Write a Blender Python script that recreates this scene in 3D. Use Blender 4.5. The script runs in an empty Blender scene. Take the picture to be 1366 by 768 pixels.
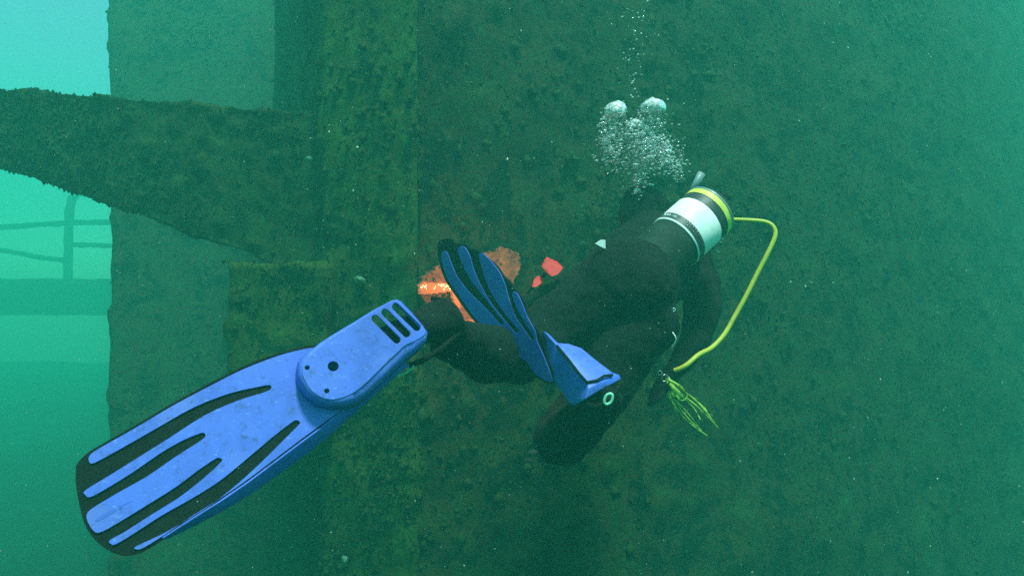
import bpy, bmesh, math, random
import numpy as np
from mathutils import Vector, Matrix

random.seed(11)
RNG = np.random.default_rng(11)
scene = bpy.context.scene
COL = scene.collection

# ------------------------------------------------------------------ camera, sky, sun, exposure
FPX, CX, CY = 975.0, 683.0, 384.0          # focal length and centre in photograph pixels
cam_d = bpy.data.cameras.new('camera')
cam_d.sensor_width = 36.0
cam_d.lens = 36.0 * FPX / 1366.0
cam_d.clip_start = 0.02
cam_d.clip_end = 400.0
cam = bpy.data.objects.new('camera', cam_d)
cam.rotation_euler = (math.radians(90), 0, 0)
COL.objects.link(cam)
scene.camera = cam

SUN = Vector((0.15, -0.28, 0.95)).normalized()
world = bpy.data.worlds.new('World')
scene.world = world
world.use_nodes = True
wn = world.node_tree
bg = wn.nodes['Background']
sky = wn.nodes.new('ShaderNodeTexSky')
sky.sky_type = 'NISHITA'
sky.sun_disc = False
sky.sun_elevation = math.asin(SUN.z)
sky.sun_rotation = math.atan2(SUN.x, SUN.y)
wn.links.new(sky.outputs[0], bg.inputs[0])
bg.inputs[1].default_value = 0.15

sd = bpy.data.lights.new('sun', 'SUN')
sd.energy = 5.0
sd.angle = math.radians(8)
sd.color = (1.0, 0.96, 0.9)
sun = bpy.data.objects.new('sun', sd)
sun.rotation_euler = SUN.to_track_quat('Z', 'Y').to_euler()
sun.location = SUN * 20
COL.objects.link(sun)

vs = scene.view_settings
vs.view_transform = 'Standard'
vs.look = 'None'
vs.exposure = 0.80
vs.gamma = 1.0
cy = scene.cycles
cy.use_denoising = False
cy.max_bounces = 6
cy.diffuse_bounces = 2
cy.glossy_bounces = 3
cy.transmission_bounces = 6
cy.transparent_max_bounces = 12
cy.volume_bounces = 2
cy.caustics_reflective = False
cy.caustics_refractive = False
cy.sample_clamp_indirect = 4.0


# ------------------------------------------------------------------ helpers
def P(px, py, d):
    """point that stands d metres in front of the lens plane, at a photograph pixel"""
    return Vector(((px - CX) / FPX * d, d, (CY - py) / FPX * d))


def link(o, parent=None):
    COL.objects.link(o)
    if parent is not None:
        o.parent = parent
    return o


def mesh_obj(name, verts, faces, m, parent=None, smooth=True):
    me = bpy.data.meshes.new(name)
    me.from_pydata([tuple(v) for v in verts], [], [tuple(f) for f in faces])
    me.update()
    if smooth:
        me.shade_smooth()
    if m is not None:
        me.materials.append(m)
    return link(bpy.data.objects.new(name, me), parent)


def bm_obj(name, bm, m, parent=None, smooth=True, recalc=True):
    if recalc:
        bmesh.ops.recalc_face_normals(bm, faces=bm.faces)
    me = bpy.data.meshes.new(name)
    bm.to_mesh(me)
    bm.free()
    if smooth:
        me.shade_smooth()
    if m is not None:
        me.materials.append(m)
    return link(bpy.data.objects.new(name, me), parent)


def empty(name, loc=(0, 0, 0)):
    o = bpy.data.objects.new(name, None)
    o.empty_display_size = 0.1
    COL.objects.link(o)
    o.location = loc
    return o


def tag(o, label, cat=None, group=None, kind=None):
    o['label'] = label
    if cat:
        o['category'] = cat
    if group:
        o['group'] = group
    if kind:
        o['kind'] = kind
    return o


def keep(o, parent):
    """parent o without moving it (parents here are unrotated empties)"""
    o.parent = parent
    o.location = Vector(o.location) - Vector(parent.location)
    return o


def _hash(ix, iy, iz, seed):
    h = (ix * 374761393 + iy * 668265263 + iz * 2147483647 + seed * 974634777) & 0xFFFFFFFF
    h = ((h ^ (h >> 13)) * 1274126177) & 0xFFFFFFFF
    return ((h ^ (h >> 16)) & 0xFFFF) / 65535.0


def vnoise(p, seed=0):
    i = np.floor(p).astype(np.int64)
    f = p - i
    f = f * f * (3 - 2 * f)
    r = 0
    for dx in (0, 1):
        for dy in (0, 1):
            for dz in (0, 1):
                w = (f[:, 0] if dx else 1 - f[:, 0]) * (f[:, 1] if dy else 1 - f[:, 1]) * (f[:, 2] if dz else 1 - f[:, 2])
                r = r + w * _hash(i[:, 0] + dx, i[:, 1] + dy, i[:, 2] + dz, seed)
    return r * 2 - 1


def fbm(p, scale, octaves=4, seed=0):
    r, a, s = 0, 1.0, scale
    for k in range(octaves):
        r = r + a * vnoise(p * s + 17.3 * k, seed + k)
        a *= 0.55
        s *= 2.1
    return r


def displace(o, amp, scale, octaves=4, seed=0, pits=0.0):
    me = o.data
    n = len(me.vertices)
    co = np.empty(n * 3)
    me.vertices.foreach_get('co', co)
    co = co.reshape(-1, 3)
    no = np.empty(n * 3, dtype=np.float32)
    me.vertex_normals.foreach_get('vector', no)
    no = no.reshape(-1, 3)
    d = fbm(co, scale, octaves, seed) * amp
    if pits:
        d = d + np.maximum(0, vnoise(co * scale * 5, seed + 50) - 0.25) * pits
    co += no * d[:, None]
    me.vertices.foreach_set('co', co.ravel())
    me.update()


def grid_sheet(name, fn, nu, nv, m, parent=None):
    """sheet of quads from fn(u, v), u and v in 0..1, vectorised"""
    u, v = np.meshgrid(np.linspace(0, 1, nu), np.linspace(0, 1, nv), indexing='ij')
    pts = fn(u.ravel(), v.ravel())
    idx = np.arange(nu * nv).reshape(nu, nv)
    f = np.stack([idx[:-1, :-1], idx[1:, :-1], idx[1:, 1:], idx[:-1, 1:]], -1).reshape(-1, 4)
    return mesh_obj(name, pts.tolist(), f.tolist(), m, parent)


OCT_V = np.array([(1, 0, 0), (-1, 0, 0), (0, 1, 0), (0, -1, 0), (0, 0, 1), (0, 0, -1)], float)
OCT_F = np.array([(0, 2, 4), (2, 1, 4), (1, 3, 4), (3, 0, 4), (2, 0, 5), (1, 2, 5), (3, 1, 5), (0, 3, 5)])


def growth(o, name, m, count, size, parent, seed=0, spike=0.4, box=None):
    """small lumps and tufts of marine growth standing on the surface of o, joined into one mesh"""
    rng = np.random.default_rng(seed)
    me = o.data
    n = len(me.polygons)
    c = np.empty(n * 3); me.polygons.foreach_get('center', c); c = c.reshape(-1, 3)
    nn = np.empty(n * 3); me.polygons.foreach_get('normal', nn); nn = nn.reshape(-1, 3)
    ar = np.empty(n); me.polygons.foreach_get('area', ar)
    ar0 = ar.copy()
    if box is not None:
        ok = np.all((c > np.array(box[0])) & (c < np.array(box[1])), axis=1)
        ar = ar * ok
    # patchy: more of it where a slow noise is high
    ar = ar * np.clip(0.25 + 1.4 * vnoise(c * 2.3, seed), 0.10, 2)
    pick = rng.choice(n, count, p=ar / ar.sum())
    c, nn = c[pick], nn[pick]
    s = size[0] + (size[1] - size[0]) * rng.random(count) ** 3
    V = OCT_V[None] * (0.55 + 0.9 * rng.random((count, 6, 1)))
    V = V + rng.normal(0, 0.18, V.shape)
    # stretch some along the normal into tufts
    st = np.where(rng.random(count) < spike, 0.6 + 1.2 * rng.random(count), 0.0)
    V = V * s[:, None, None]
    V = V - nn[:, None, :] * (np.einsum('kij,kj->ki', V, nn) * 0.45)[..., None]
    along = np.einsum('kij,kj->ki', V, nn)
    V = V + nn[:, None, :] * (along * st[:, None])[..., None]
    V = V + c[:, None, :] + (nn * (s * 0.3)[:, None])[:, None, :]
    jit = rng.uniform(-0.6, 0.6, (count, 1, 3)) * np.sqrt(ar0[pick])[:, None, None]
    V = V + jit - nn[:, None, :] * np.einsum('kij,kj->ki', jit, nn)[..., None]
    F = OCT_F[None] + (np.arange(count) * 6)[:, None, None]
    g = mesh_obj(name, V.reshape(-1, 3).tolist(), F.reshape(-1, 3).tolist(), m, parent, smooth=True)
    g['kind'] = 'stuff'
    return g


def catmull(pts, n=6, closed=False):
    pts = [np.array(p, float) for p in pts]
    out = []
    L = len(pts)
    for i in range(L if closed else L - 1):
        p0 = pts[(i - 1) % L] if closed or i > 0 else pts[i]
        p1, p2 = pts[i], pts[(i + 1) % L]
        p3 = pts[(i + 2) % L] if closed or i + 2 < L else pts[i + 1]
        for k in range(n):
            t = k / n
            out.append(0.5 * ((2 * p1) + (-p0 + p2) * t + (2 * p0 - 5 * p1 + 4 * p2 - p3) * t * t + (-p0 + 3 * p1 - 3 * p2 + p3) * t ** 3))
    if not closed:
        out.append(pts[-1])
    return out


def tube(name, pts, rad, m, parent=None, sides=10, caps=True):
    """round tube through points; rad a number or a list"""
    pts = [Vector(p) for p in pts]
    n = len(pts)
    R = rad if hasattr(rad, '__len__') else [rad] * n
    bm = bmesh.new()
    prev = None
    rings = []
    for i in range(n):
        t = (pts[min(i + 1, n - 1)] - pts[max(i - 1, 0)]).normalized()
        if prev is None:
            a = t.orthogonal().normalized()
        else:
            a = (prev - t * prev.dot(t)).normalized()
        prev = a
        b = t.cross(a)
        rings.append([bm.verts.new(pts[i] + (a * math.cos(q) + b * math.sin(q)) * R[i]) for q in [2 * math.pi * k / sides for k in range(sides)]])
    for i in range(n - 1):
        for k in range(sides):
            bm.faces.new((rings[i][k], rings[i][(k + 1) % sides], rings[i + 1][(k + 1) % sides], rings[i + 1][k]))
    if caps:
        bm.faces.new(rings[0][::-1]); bm.faces.new(rings[-1])
    return bm_obj(name, bm, m, parent)


# ------------------------------------------------------------------ materials
def nt(name):
    m = bpy.data.materials.new(name)
    m.use_nodes = True
    t = m.node_tree
    b = t.nodes['Principled BSDF']
    return m, t, b


def mat(name, base, rough=0.6, var=0.25, scale=30, bump=0.1, bump_scale=80, metal=0.0, spec=0.4):
    """plain coloured surface with blotches and fine relief"""
    m, t, b = nt(name)
    b.inputs['Roughness'].default_value = rough
    b.inputs['Metallic'].default_value = metal
    b.inputs['Specular IOR Level'].default_value = spec
    co = t.nodes.new('ShaderNodeTexCoord')
    n = t.nodes.new('ShaderNodeTexNoise')
    n.inputs['Scale'].default_value = scale
    n.inputs['Detail'].default_value = 6
    n.inputs['Roughness'].default_value = 0.65
    t.links.new(co.outputs['Object'], n.inputs['Vector'])
    r = t.nodes.new('ShaderNodeValToRGB')
    r.color_ramp.elements[0].position = 0.3
    r.color_ramp.elements[1].position = 0.7
    r.color_ramp.elements[0].color = tuple(c * (1 - var) for c in base) + (1,)
    r.color_ramp.elements[1].color = tuple(min(1, c * (1 + var * 0.5)) for c in base) + (1,)
    t.links.new(n.outputs['Fac'], r.inputs['Fac'])
    t.links.new(r.outputs['Color'], b.inputs['Base Color'])
    if bump:
        n2 = t.nodes.new('ShaderNodeTexNoise')
        n2.inputs['Scale'].default_value = bump_scale
        n2.inputs['Detail'].default_value = 4
        t.links.new(co.outputs['Object'], n2.inputs['Vector'])
        bp = t.nodes.new('ShaderNodeBump')
        bp.inputs['Strength'].default_value = bump
        bp.inputs['Distance'].default_value = 0.01
        t.links.new(n2.outputs['Fac'], bp.inputs['Height'])
        t.links.new(bp.outputs['Normal'], b.inputs['Normal'])
    return m


def encrusted(name, stops, patch=6.5, fine=34, seed=0.0, rough=0.95, gain=1.0):
    """overgrown steel: patches of algae, sponge and rust"""
    m, t, b = nt(name)
    b.inputs['Roughness'].default_value = rough
    b.inputs['Specular IOR Level'].default_value = 0.1
    co = t.nodes.new('ShaderNodeTexCoord')
    mp = t.nodes.new('ShaderNodeMapping')
    mp.inputs['Location'].default_value = (seed, seed * 1.7, seed * 0.3)
    t.links.new(co.outputs['Object'], mp.inputs['Vector'])
    n1 = t.nodes.new('ShaderNodeTexNoise')
    n1.inputs['Scale'].default_value = patch
    n1.inputs['Detail'].default_value = 5
    n1.inputs['Roughness'].default_value = 0.6
    n1.inputs['Distortion'].default_value = 0.6
    n2 = t.nodes.new('ShaderNodeTexNoise')
    n2.inputs['Scale'].default_value = fine
    n2.inputs['Detail'].default_value = 8
    n2.inputs['Roughness'].default_value = 0.75
    t.links.new(mp.outputs[0], n1.inputs['Vector'])
    t.links.new(mp.outputs[0], n2.inputs['Vector'])
    mx = t.nodes.new('ShaderNodeMath'); mx.operation = 'MULTIPLY_ADD'
    mx.inputs[1].default_value = 0.5; 
    sc = t.nodes.new('ShaderNodeMath'); sc.operation = 'MULTIPLY'; sc.inputs[1].default_value = 0.5
    t.links.new(n2.outputs['Fac'], sc.inputs[0])
    t.links.new(n1.outputs['Fac'], mx.inputs[0])
    t.links.new(sc.outputs[0], mx.inputs[2])
    r = t.nodes.new('ShaderNodeValToRGB')
    while len(r.color_ramp.elements) < len(stops):
        r.color_ramp.elements.new(0.5)
    for e, (p, c) in zip(r.color_ramp.elements, stops):
        e.position = p
        e.color = tuple(k * q * gain for k, q in zip(c, (0.34, 0.72, 0.36))) + (1,)
    t.links.new(mx.outputs[0], r.inputs['Fac'])
    t.links.new(r.outputs['Color'], b.inputs['Base Color'])
    bp = t.nodes.new('ShaderNodeBump')
    bp.inputs['Strength'].default_value = 0.6
    bp.inputs['Distance'].default_value = 0.02
    t.links.new(n2.outputs['Fac'], bp.inputs['Height'])
    t.links.new(bp.outputs['Normal'], b.inputs['Normal'])
    return m


def emit(name, color, strength, base=(0.3, 0.1, 0.05)):
    m, t, b = nt(name)
    b.inputs['Base Color'].default_value = base + (1,)
    b.inputs['Emission Color'].default_value = color + (1,)
    b.inputs['Emission Strength'].default_value = strength
    return m


M_WALL = encrusted('overgrown_steel', [(0.38, (0.001, 0.008, 0.006)), (0.455, (0.002, 0.018, 0.010)), (0.485, (0.045, 0.026, 0.016)), (0.515, (0.075, 0.042, 0.026)),
                                       (0.54, (0.003, 0.026, 0.012)), (0.59, (0.065, 0.055, 0.032)), (0.64, (0.008, 0.04, 0.022)), (0.74, (0.2, 0.22, 0.15))], patch=4.6, fine=17, gain=1.1)
M_COLUMN = encrusted('overgrown_column', [(0.38, (0.001, 0.011, 0.005)), (0.455, (0.006, 0.028, 0.009)), (0.485, (0.055, 0.042, 0.016)), (0.515, (0.085, 0.06, 0.024)),
                                          (0.54, (0.006, 0.036, 0.010)), (0.59, (0.09, 0.085, 0.032)), (0.64, (0.02, 0.06, 0.022)), (0.74, (0.2, 0.22, 0.12))], seed=4.0, patch=5.5, fine=20, gain=1.6)
M_BEAM = encrusted('overgrown_beam', [(0.38, (0.001, 0.011, 0.006)), (0.455, (0.005, 0.025, 0.010)), (0.485, (0.05, 0.036, 0.018)), (0.515, (0.08, 0.055, 0.027)),
                                      (0.54, (0.005, 0.032, 0.012)), (0.59, (0.08, 0.07, 0.034)), (0.64, (0.016, 0.05, 0.024)), (0.74, (0.2, 0.22, 0.14))], seed=9.0, patch=5.5, fine=20, gain=1.25)
M_GROW = encrusted('sponge_and_algae', [(0.38, (0.002, 0.018, 0.008)), (0.45, (0.012, 0.035, 0.013)), (0.50, (0.08, 0.052, 0.026)),
                                        (0.55, (0.012, 0.042, 0.016)), (0.66, (0.12, 0.11, 0.06))], patch=9, seed=2.0)
M_SHELL = mat('pale_shell', (0.55, 0.55, 0.45), 0.6, 0.4)
M_MUD = encrusted('seabed_silt', [(0.3, (0.010, 0.014, 0.012)), (0.7, (0.03, 0.035, 0.026))], patch=1.0)
M_PIPE = encrusted('overgrown_pipe', [(0.3, (0.006, 0.017, 0.012)), (0.7, (0.03, 0.036, 0.022))], seed=13)
M_BLUE = mat('blue_plastic', (0.055, 0.112, 0.68), 0.5, 0.28, 38, 0.06, 160)
M_BLUE2 = mat('blue_plastic_side', (0.045, 0.11, 0.55), 0.45, 0.2, 45, 0.03, 200)


def fin_plastic(name, base):
    m, t, b = nt(name)
    b.inputs['Roughness'].default_value = 0.5
    b.inputs['Specular IOR Level'].default_value = 0.35
    co = t.nodes.new('ShaderNodeTexCoord')

    def noise(scale, detail, lo, hi, stretch=None):
        n = t.nodes.new('ShaderNodeTexNoise')
        n.inputs['Scale'].default_value = scale
        n.inputs['Detail'].default_value = detail
        n.inputs['Roughness'].default_value = 0.7
        src = co.outputs['Object']
        if stretch:
            mp = t.nodes.new('ShaderNodeMapping')
            mp.inputs['Rotation'].default_value = (0.3, 0.4, 0.9)
            mp.inputs['Scale'].default_value = stretch
            t.links.new(src, mp.inputs['Vector'])
            src = mp.outputs[0]
        t.links.new(src, n.inputs['Vector'])
        r = t.nodes.new('ShaderNodeMapRange')
        r.inputs['From Min'].default_value = lo
        r.inputs['From Max'].default_value = hi
        t.links.new(n.outputs['Fac'], r.inputs['Value'])
        return r.outputs[0]

    def mix(fac, amount, a, colour):
        ml = t.nodes.new('ShaderNodeMath'); ml.operation = 'MULTIPLY'; ml.inputs[1].default_value = amount
        t.links.new(fac, ml.inputs[0])
        x = t.nodes.new('ShaderNodeMix'); x.data_type = 'RGBA'
        t.links.new(ml.outputs[0], x.inputs['Factor'])
        if a is None:
            x.inputs['A'].default_value = base + (1,)
        else:
            t.links.new(a, x.inputs['A'])
        x.inputs['B'].default_value = colour + (1,)
        return x.outputs['Result']

    c = mix(noise(9, 4, 0.40, 0.68), 0.75, None, tuple(k * 0.62 for k in base))
    c = mix(noise(6, 3, 0.48, 0.72), 0.5, c, (base[0] * 2.6, base[1] * 1.7, base[2]))
    c = mix(noise(70, 6, 0.55, 0.70), 0.7, c, (0.03, 0.06, 0.12))
    c = mix(noise(14, 5, 0.60, 0.68, (1, 14, 14)), 0.6, c, (0.20, 0.30, 0.75))
    t.links.new(c, b.inputs['Base Color'])
    return m


M_BLUE = fin_plastic('scuffed_blue_plastic', (0.072, 0.138, 0.62))
M_BLUE2 = fin_plastic('scuffed_blue_side_shade', (0.045, 0.11, 0.55))  # darker rail blue; also paints shade on the second fin's pocket
M_BLUE_SHADED = fin_plastic('scuffed_blue_shaded', (0.03, 0.07, 0.42))  # same fin blue darkened: shade on the second blade painted into the colour
M_RUBBER = mat('black_rubber', (0.005, 0.010, 0.008), 0.8, 0.5, 30, 0.1, 120, spec=0.12)
M_SUIT = mat('black_neoprene', (0.006, 0.010, 0.008), 0.9, 0.6, 12, 0.6, 26, spec=0.12)
M_VEST = mat('black_nylon', (0.008, 0.011, 0.010), 0.85, 0.4, 30, 0.3, 200, spec=0.2)
M_CLIP = mat('mint_plastic', (0.25, 0.62, 0.42), 0.4, 0.2)
M_WHITE = mat('white_paint', (0.80, 0.80, 0.78), 0.5, 0.22, 16, 0.04)
M_BAND = mat('black_band', (0.03, 0.035, 0.035), 0.5, 0.5, 60)
M_STEEL = mat('dark_green_tank_paint', (0.013, 0.030, 0.021), 0.8, 0.6, 14, spec=0.2)
M_YELLOW = mat('yellow_rubber', (0.45, 0.44, 0.03), 0.5, 0.2, 25)
M_YELLOWBAND = mat('yellow_sticker', (0.75, 0.72, 0.10), 0.5, 0.35, 22)
M_CHROME = mat('worn_chrome', (0.5, 0.5, 0.5), 0.3, 0.2, metal=0.9)
M_RED = mat('red_plastic', (0.55, 0.004, 0.007), 0.45, 0.2)
M_GREYTUBE = mat('grey_tube', (0.16, 0.22, 0.24), 0.4, 0.2)
M_CORD = mat('yellow_green_cord', (0.36, 0.55, 0.06), 0.8, 0.5, 60)


# ------------------------------------------------------------------ the setting: seabed
def seabed_fn(u, v):
    x = (u - 0.5) * 58
    y = (v - 0.5) * 58
    p = np.stack([x, y, np.zeros_like(x)], 1)
    return np.stack([x, y, -3.0 + 0.15 * fbm(p, 0.5, 3, 3)], 1)


seabed = grid_sheet('seabed', seabed_fn, 120, 120, M_MUD)
tag(seabed, 'grey brown silt seabed far below the diver', kind='structure')

# ------------------------------------------------------------------ overgrown steel wall on the right and the column it meets
CORNER = Vector((-0.388, 3.0, 0))
WALL_DIR = Vector((3.61, 1.75, 0)).normalized()
LEAN = 0.20


def wall_fn(u, v):
    s = u ** 1.5 * 15.0
    z = -3.1 + v * 7.6
    x = CORNER.x + WALL_DIR.x * s
    y = CORNER.y + WALL_DIR.y * s + LEAN * z * (1 - np.exp(-s * 1.2)) + 0.034 * s * s
    return np.stack([x, y, z], 1)


wall = grid_sheet('steel_wall', wall_fn, 380, 240, M_WALL)
tag(wall, 'wide dark steel wall covered in blotchy marine growth behind the diver', 'wall')
wall.data.flip_normals() if wall.data.polygons[0].normal.y > 0 else None
displace(wall, 0.028, 2.4, 5, 1, pits=0.045)
growth(wall, 'encrusting_growth', M_GROW, 9000, (0.003, 0.014), wall, 5, 0.12, box=((-0.5, 2.5, -2.2), (3.8, 6.5, 2.6)))
growth(wall, 'sponge_lumps', M_GROW, 1100, (0.012, 0.034), wall, 15, 0.0, box=((-0.5, 2.5, -2.2), (3.8, 6.5, 2.6)))
growth(wall, 'shell_specks', M_SHELL, 200, (0.002, 0.010), wall, 6, 0.0, box=((-0.5, 2.5, -2.2), (3.8, 6.5, 2.6)))


def closed_prism(name, loop_fn, nl, rings_at, m):
    """closed tube: loop_fn(t) gives the ring of points at station t; caps at both ends"""
    V, F = [], []
    for t in rings_at:
        V += loop_fn(t)
    n = len(rings_at)
    for i in range(n - 1):
        for k in range(nl):
            F.append((i * nl + k, i * nl + (k + 1) % nl, (i + 1) * nl + (k + 1) % nl, (i + 1) * nl + k))
    F.append(tuple(range(nl))[::-1])
    F.append(tuple(range((n - 1) * nl, n * nl)))
    bm = bmesh.new()
    bv = [bm.verts.new(v) for v in V]
    for f in F:
        bm.faces.new([bv[i] for i in f])
    return bm_obj(name, bm, m)


def poly_ring(corners, step):
    """corner list to an evenly divided closed list of (x, y)"""
    out = []
    for i in range(len(corners)):
        a, b = np.array(corners[i]), np.array(corners[(i + 1) % len(corners)])
        k = max(1, int(np.linalg.norm(b - a) / step))
        out += [tuple(a + (b - a) * j / k) for j in range(k)]
    return out


col_ring = poly_ring([(-0.395, 2.985), (-0.375, 3.03), (-0.30, 5.3), (-1.72, 5.3), (-1.36, 4.5), (-1.12, 3.9), (-0.95, 3.45), (-0.823, 3.16), (-0.80, 3.13)], 0.028)
column = closed_prism('steel_column', lambda z: [(x, y, z) for x, y in col_ring], len(col_ring), list(np.linspace(-3.1, 4.4, 260)), M_COLUMN)
tag(column, 'upright steel column with green brown growth at the left end of the wall', 'column')
displace(column, 0.016, 3.5, 5, 2, pits=0.03)
growth(column, 'encrusting_growth', M_GROW, 11000, (0.003, 0.014), column, 7, 0.25, box=((-1.9, 2.5, -2.0), (-0.36, 5.25, 2.3)))
growth(column, 'sponge_lumps', M_GROW, 350, (0.010, 0.028), column, 16, 0.0, box=((-1, 2.5, -1.6), (0, 3.3, 1.7)))
growth(column, 'shell_specks', M_SHELL, 60, (0.002, 0.009), column, 8, 0.0, box=((-1, 2.5, -1.6), (0, 3.3, 1.7)))

blk_ring = poly_ring([(-1.20, 3.10), (-0.76, 3.02), (-0.76, 3.6), (-1.20, 3.65)], 0.03)
block = closed_prism('steel_bracket_block', lambda z: [(x, y, z) for x, y in blk_ring], len(blk_ring), list(np.linspace(-0.62, 0.105, 26)), M_COLUMN)
tag(block, 'boxy overgrown steel block on the column above the large blue fin', 'bracket')
displace(block, 0.02, 4, 4, 3, pits=0.03)
growth(block, 'encrusting_growth', M_GROW, 3500, (0.003, 0.012), block, 9, 0.35)

# tapering bracket beam reaching away to the left
bx = [-420, -200, 0, 80, 160, 240, 310, 380, 445, 500]
bt = [82, 101, 118, 124, 130, 137, 142, 148, 153, 157]
bb = [96, 145, 222, 250, 277, 306, 331, 360, 392, 420]
bd = [4.75, 4.25, 3.85, 3.72, 3.6, 3.48, 3.38, 3.28, 3.2, 3.16]
NF, NT = 46, 10


def beam_loop(t):
    px = t
    top, bot, d = np.interp(px, bx, bt), np.interp(px, bx, bb), np.interp(px, bx, bd)
    a, b = P(px, top, d), P(px, bot, d)
    back = Vector((0.10, 0.34, 0.0))
    r = [a.lerp(b, k / NF) for k in range(NF)]
    r += [b.lerp(b + back, k / NT) for k in range(NT)]
    r += [(b + back).lerp(a + back, k / NF) for k in range(NF)]
    r += [(a + back).lerp(a, k / NT) for k in range(NT)]
    return [tuple(p) for p in r]


beam = closed_prism('bracket_beam', beam_loop, 2 * (NF + NT), list(np.linspace(-420, 500, 190)), M_BEAM)
tag(beam, 'long tapering steel beam with fuzzy growth running left from the column', 'beam')
displace(beam, 0.016, 4, 5, 4, pits=0.03)
growth(beam, 'encrusting_growth', M_GROW, 16000, (0.003, 0.013), beam, 10, 0.35)

# wall far behind, ending at an upright edge
def far_loop(z):
    y = max(4.7, 6.2 + 0.45 * z)
    l, r = -0.55 * y, -0.19 * y
    n = 46
    f = [(l + (r - l) * k / n, y + 0.05 * k / n, z) for k in range(n)]
    return f + [(r, y + 0.05, z), (r, y + 0.25, z), (r, y + 0.45, z)] + [(r + (l - r) * k / 12, y + 0.5, z) for k in range(1, 12)] + [(l, y + 0.45, z), (l, y + 0.25, z)]


far_wall = closed_prism('background_wall', far_loop, len(far_loop(0)), list(np.linspace(-3.1, 4.4, 130)), M_WALL)
tag(far_wall, 'hazy wall in the background behind the tapering beam', 'wall')
displace(far_wall, 0.025, 2.2, 4, 12, pits=0.04)
growth(far_wall, 'encrusting_growth', M_GROW, 7000, (0.006, 0.026), far_wall, 12, 0.2, box=((-6.0, 4.0, -3.0), (-0.6, 11.0, 4.3)))

# distant frame of pipes seen in the gap at the far left
D = 26.0
frame = empty('pipe_frame', P(92, 372, D))
tag(frame, 'faint distant frame of bent and straight pipes in the open gap', 'pipe frame')


def far_pipe(name, pix, r):
    o = tube(name, [P(x, y, D + dd) for x, y, dd in pix], r, M_PIPE, None, 10)
    displace(o, 0.02, 6, 3, 5)
    keep(o, frame)


def dense(pts, n=8):
    return [tuple(p) for p in catmull(pts, n)]


far_pipe('bent_post', dense([(91, 392, 0), (91, 345, 0), (92, 300, 0), (94, 272, 0), (104, 257, 0), (124, 254, 0), (180, 252, 0)]), 0.15)
far_pipe('rail', dense([(-160, 305, 0.1), (0, 303, 0.1), (60, 299, 0.1), (110, 297, 0.1), (200, 296, 0.1)]), 0.10)
far_pipe('rail', dense([(-160, 322, -.1), (0, 334, -.1), (50, 343, -.1), (88, 347, -.1)]), 0.09)
far_pipe('rail', dense([(92, 326, 0), (120, 327, 0), (200, 329, 0)]), 0.09)

fb = closed_prism('distant_beam', lambda t: [tuple(P(t, y, 22.5 + dd)) for y, dd in [(372, 0), (384, 0), (396, 0), (408, 0), (420, 0), (420, .2), (420, .4), (396, .4), (372, .4), (372, .2)]], 10, list(np.linspace(-420, 420, 60)), M_PIPE)
tag(fb, 'thick faint horizontal beam below the distant pipe frame', 'beam')
displace(fb, 0.03, 3, 3, 9)

# ------------------------------------------------------------------ swim fin in front, seen from above
def plane_map(o, A, W):
    A = A.normalized()
    W = (W - A * W.dot(A)).normalized()
    N = A.cross(W)
    if N.y > 0:
        N = -N
    return o, A, W, N


FO, FA, FW, FN = plane_map(P(140, 672, 1.17), P(545, 435, 1.50) - P(140, 672, 1.17), Vector((0.56, -0.05, -0.83)))


def on_fin(px, py, h):
    """meet the line of sight of a pixel with the plane h above the blade"""
    r = P(px, py, 1.0)
    t = ((FO + FN * h).dot(FN)) / r.dot(FN)
    return r * t


def c5(x, y):
    return 90 + x / 2.076, 380 + y / 2.076


def c6(x, y):
    return 380 + x / 4.267, 380 + y / 4.267


def plate(name, loop, holes, h0, h1, m, parent, on, base, bev=0.0012, dens=4):
    """flat plate between two heights above a plane, with holes through it"""
    bm = bmesh.new()
    edges = []
    for li, lp in enumerate([loop] + holes):
        if li == 0:
            lp = [(q[0], q[1]) for q in catmull([(x, y) for x, y in lp], 3, True)]
        vs_ = [bm.verts.new(on(x, y, h0) - base) for x, y in lp]
        for i in range(len(vs_)):
            edges.append(bm.edges.new((vs_[i], vs_[(i + 1) % len(vs_)])))
    bmesh.ops.triangle_fill(bm, use_beauty=True, use_dissolve=False, edges=edges)
    bmesh.ops.recalc_face_normals(bm, faces=bm.faces)
    N = on(400, 500, 1.0) - on(400, 500, 0.0)
    up = (on(loop[0][0], loop[0][1], 0.0))
    nrm = plate_normal
    res = bmesh.ops.extrude_face_region(bm, geom=list(bm.faces))
    for v in [g for g in res['geom'] if isinstance(g, bmesh.types.BMVert)]:
        v.co += nrm * (h1 - h0)
    o = bm_obj(name, bm, m, parent, smooth=False)
    b = o.modifiers.new('bevel', 'BEVEL')
    b.width = bev
    b.segments = 2
    b.limit_method = 'ANGLE'
    b.angle_limit = math.radians(40)
    o.data.shade_smooth()
    w = o.modifiers.new('wn', 'WEIGHTED_NORMAL')
    w.keep_sharp = True
    return o


plate_normal = FN
fin = empty('swim_fin', FO)
tag(fin, 'large blue swim fin with black ribs closest to the camera', 'fin', 'blue swim fins')

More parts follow.
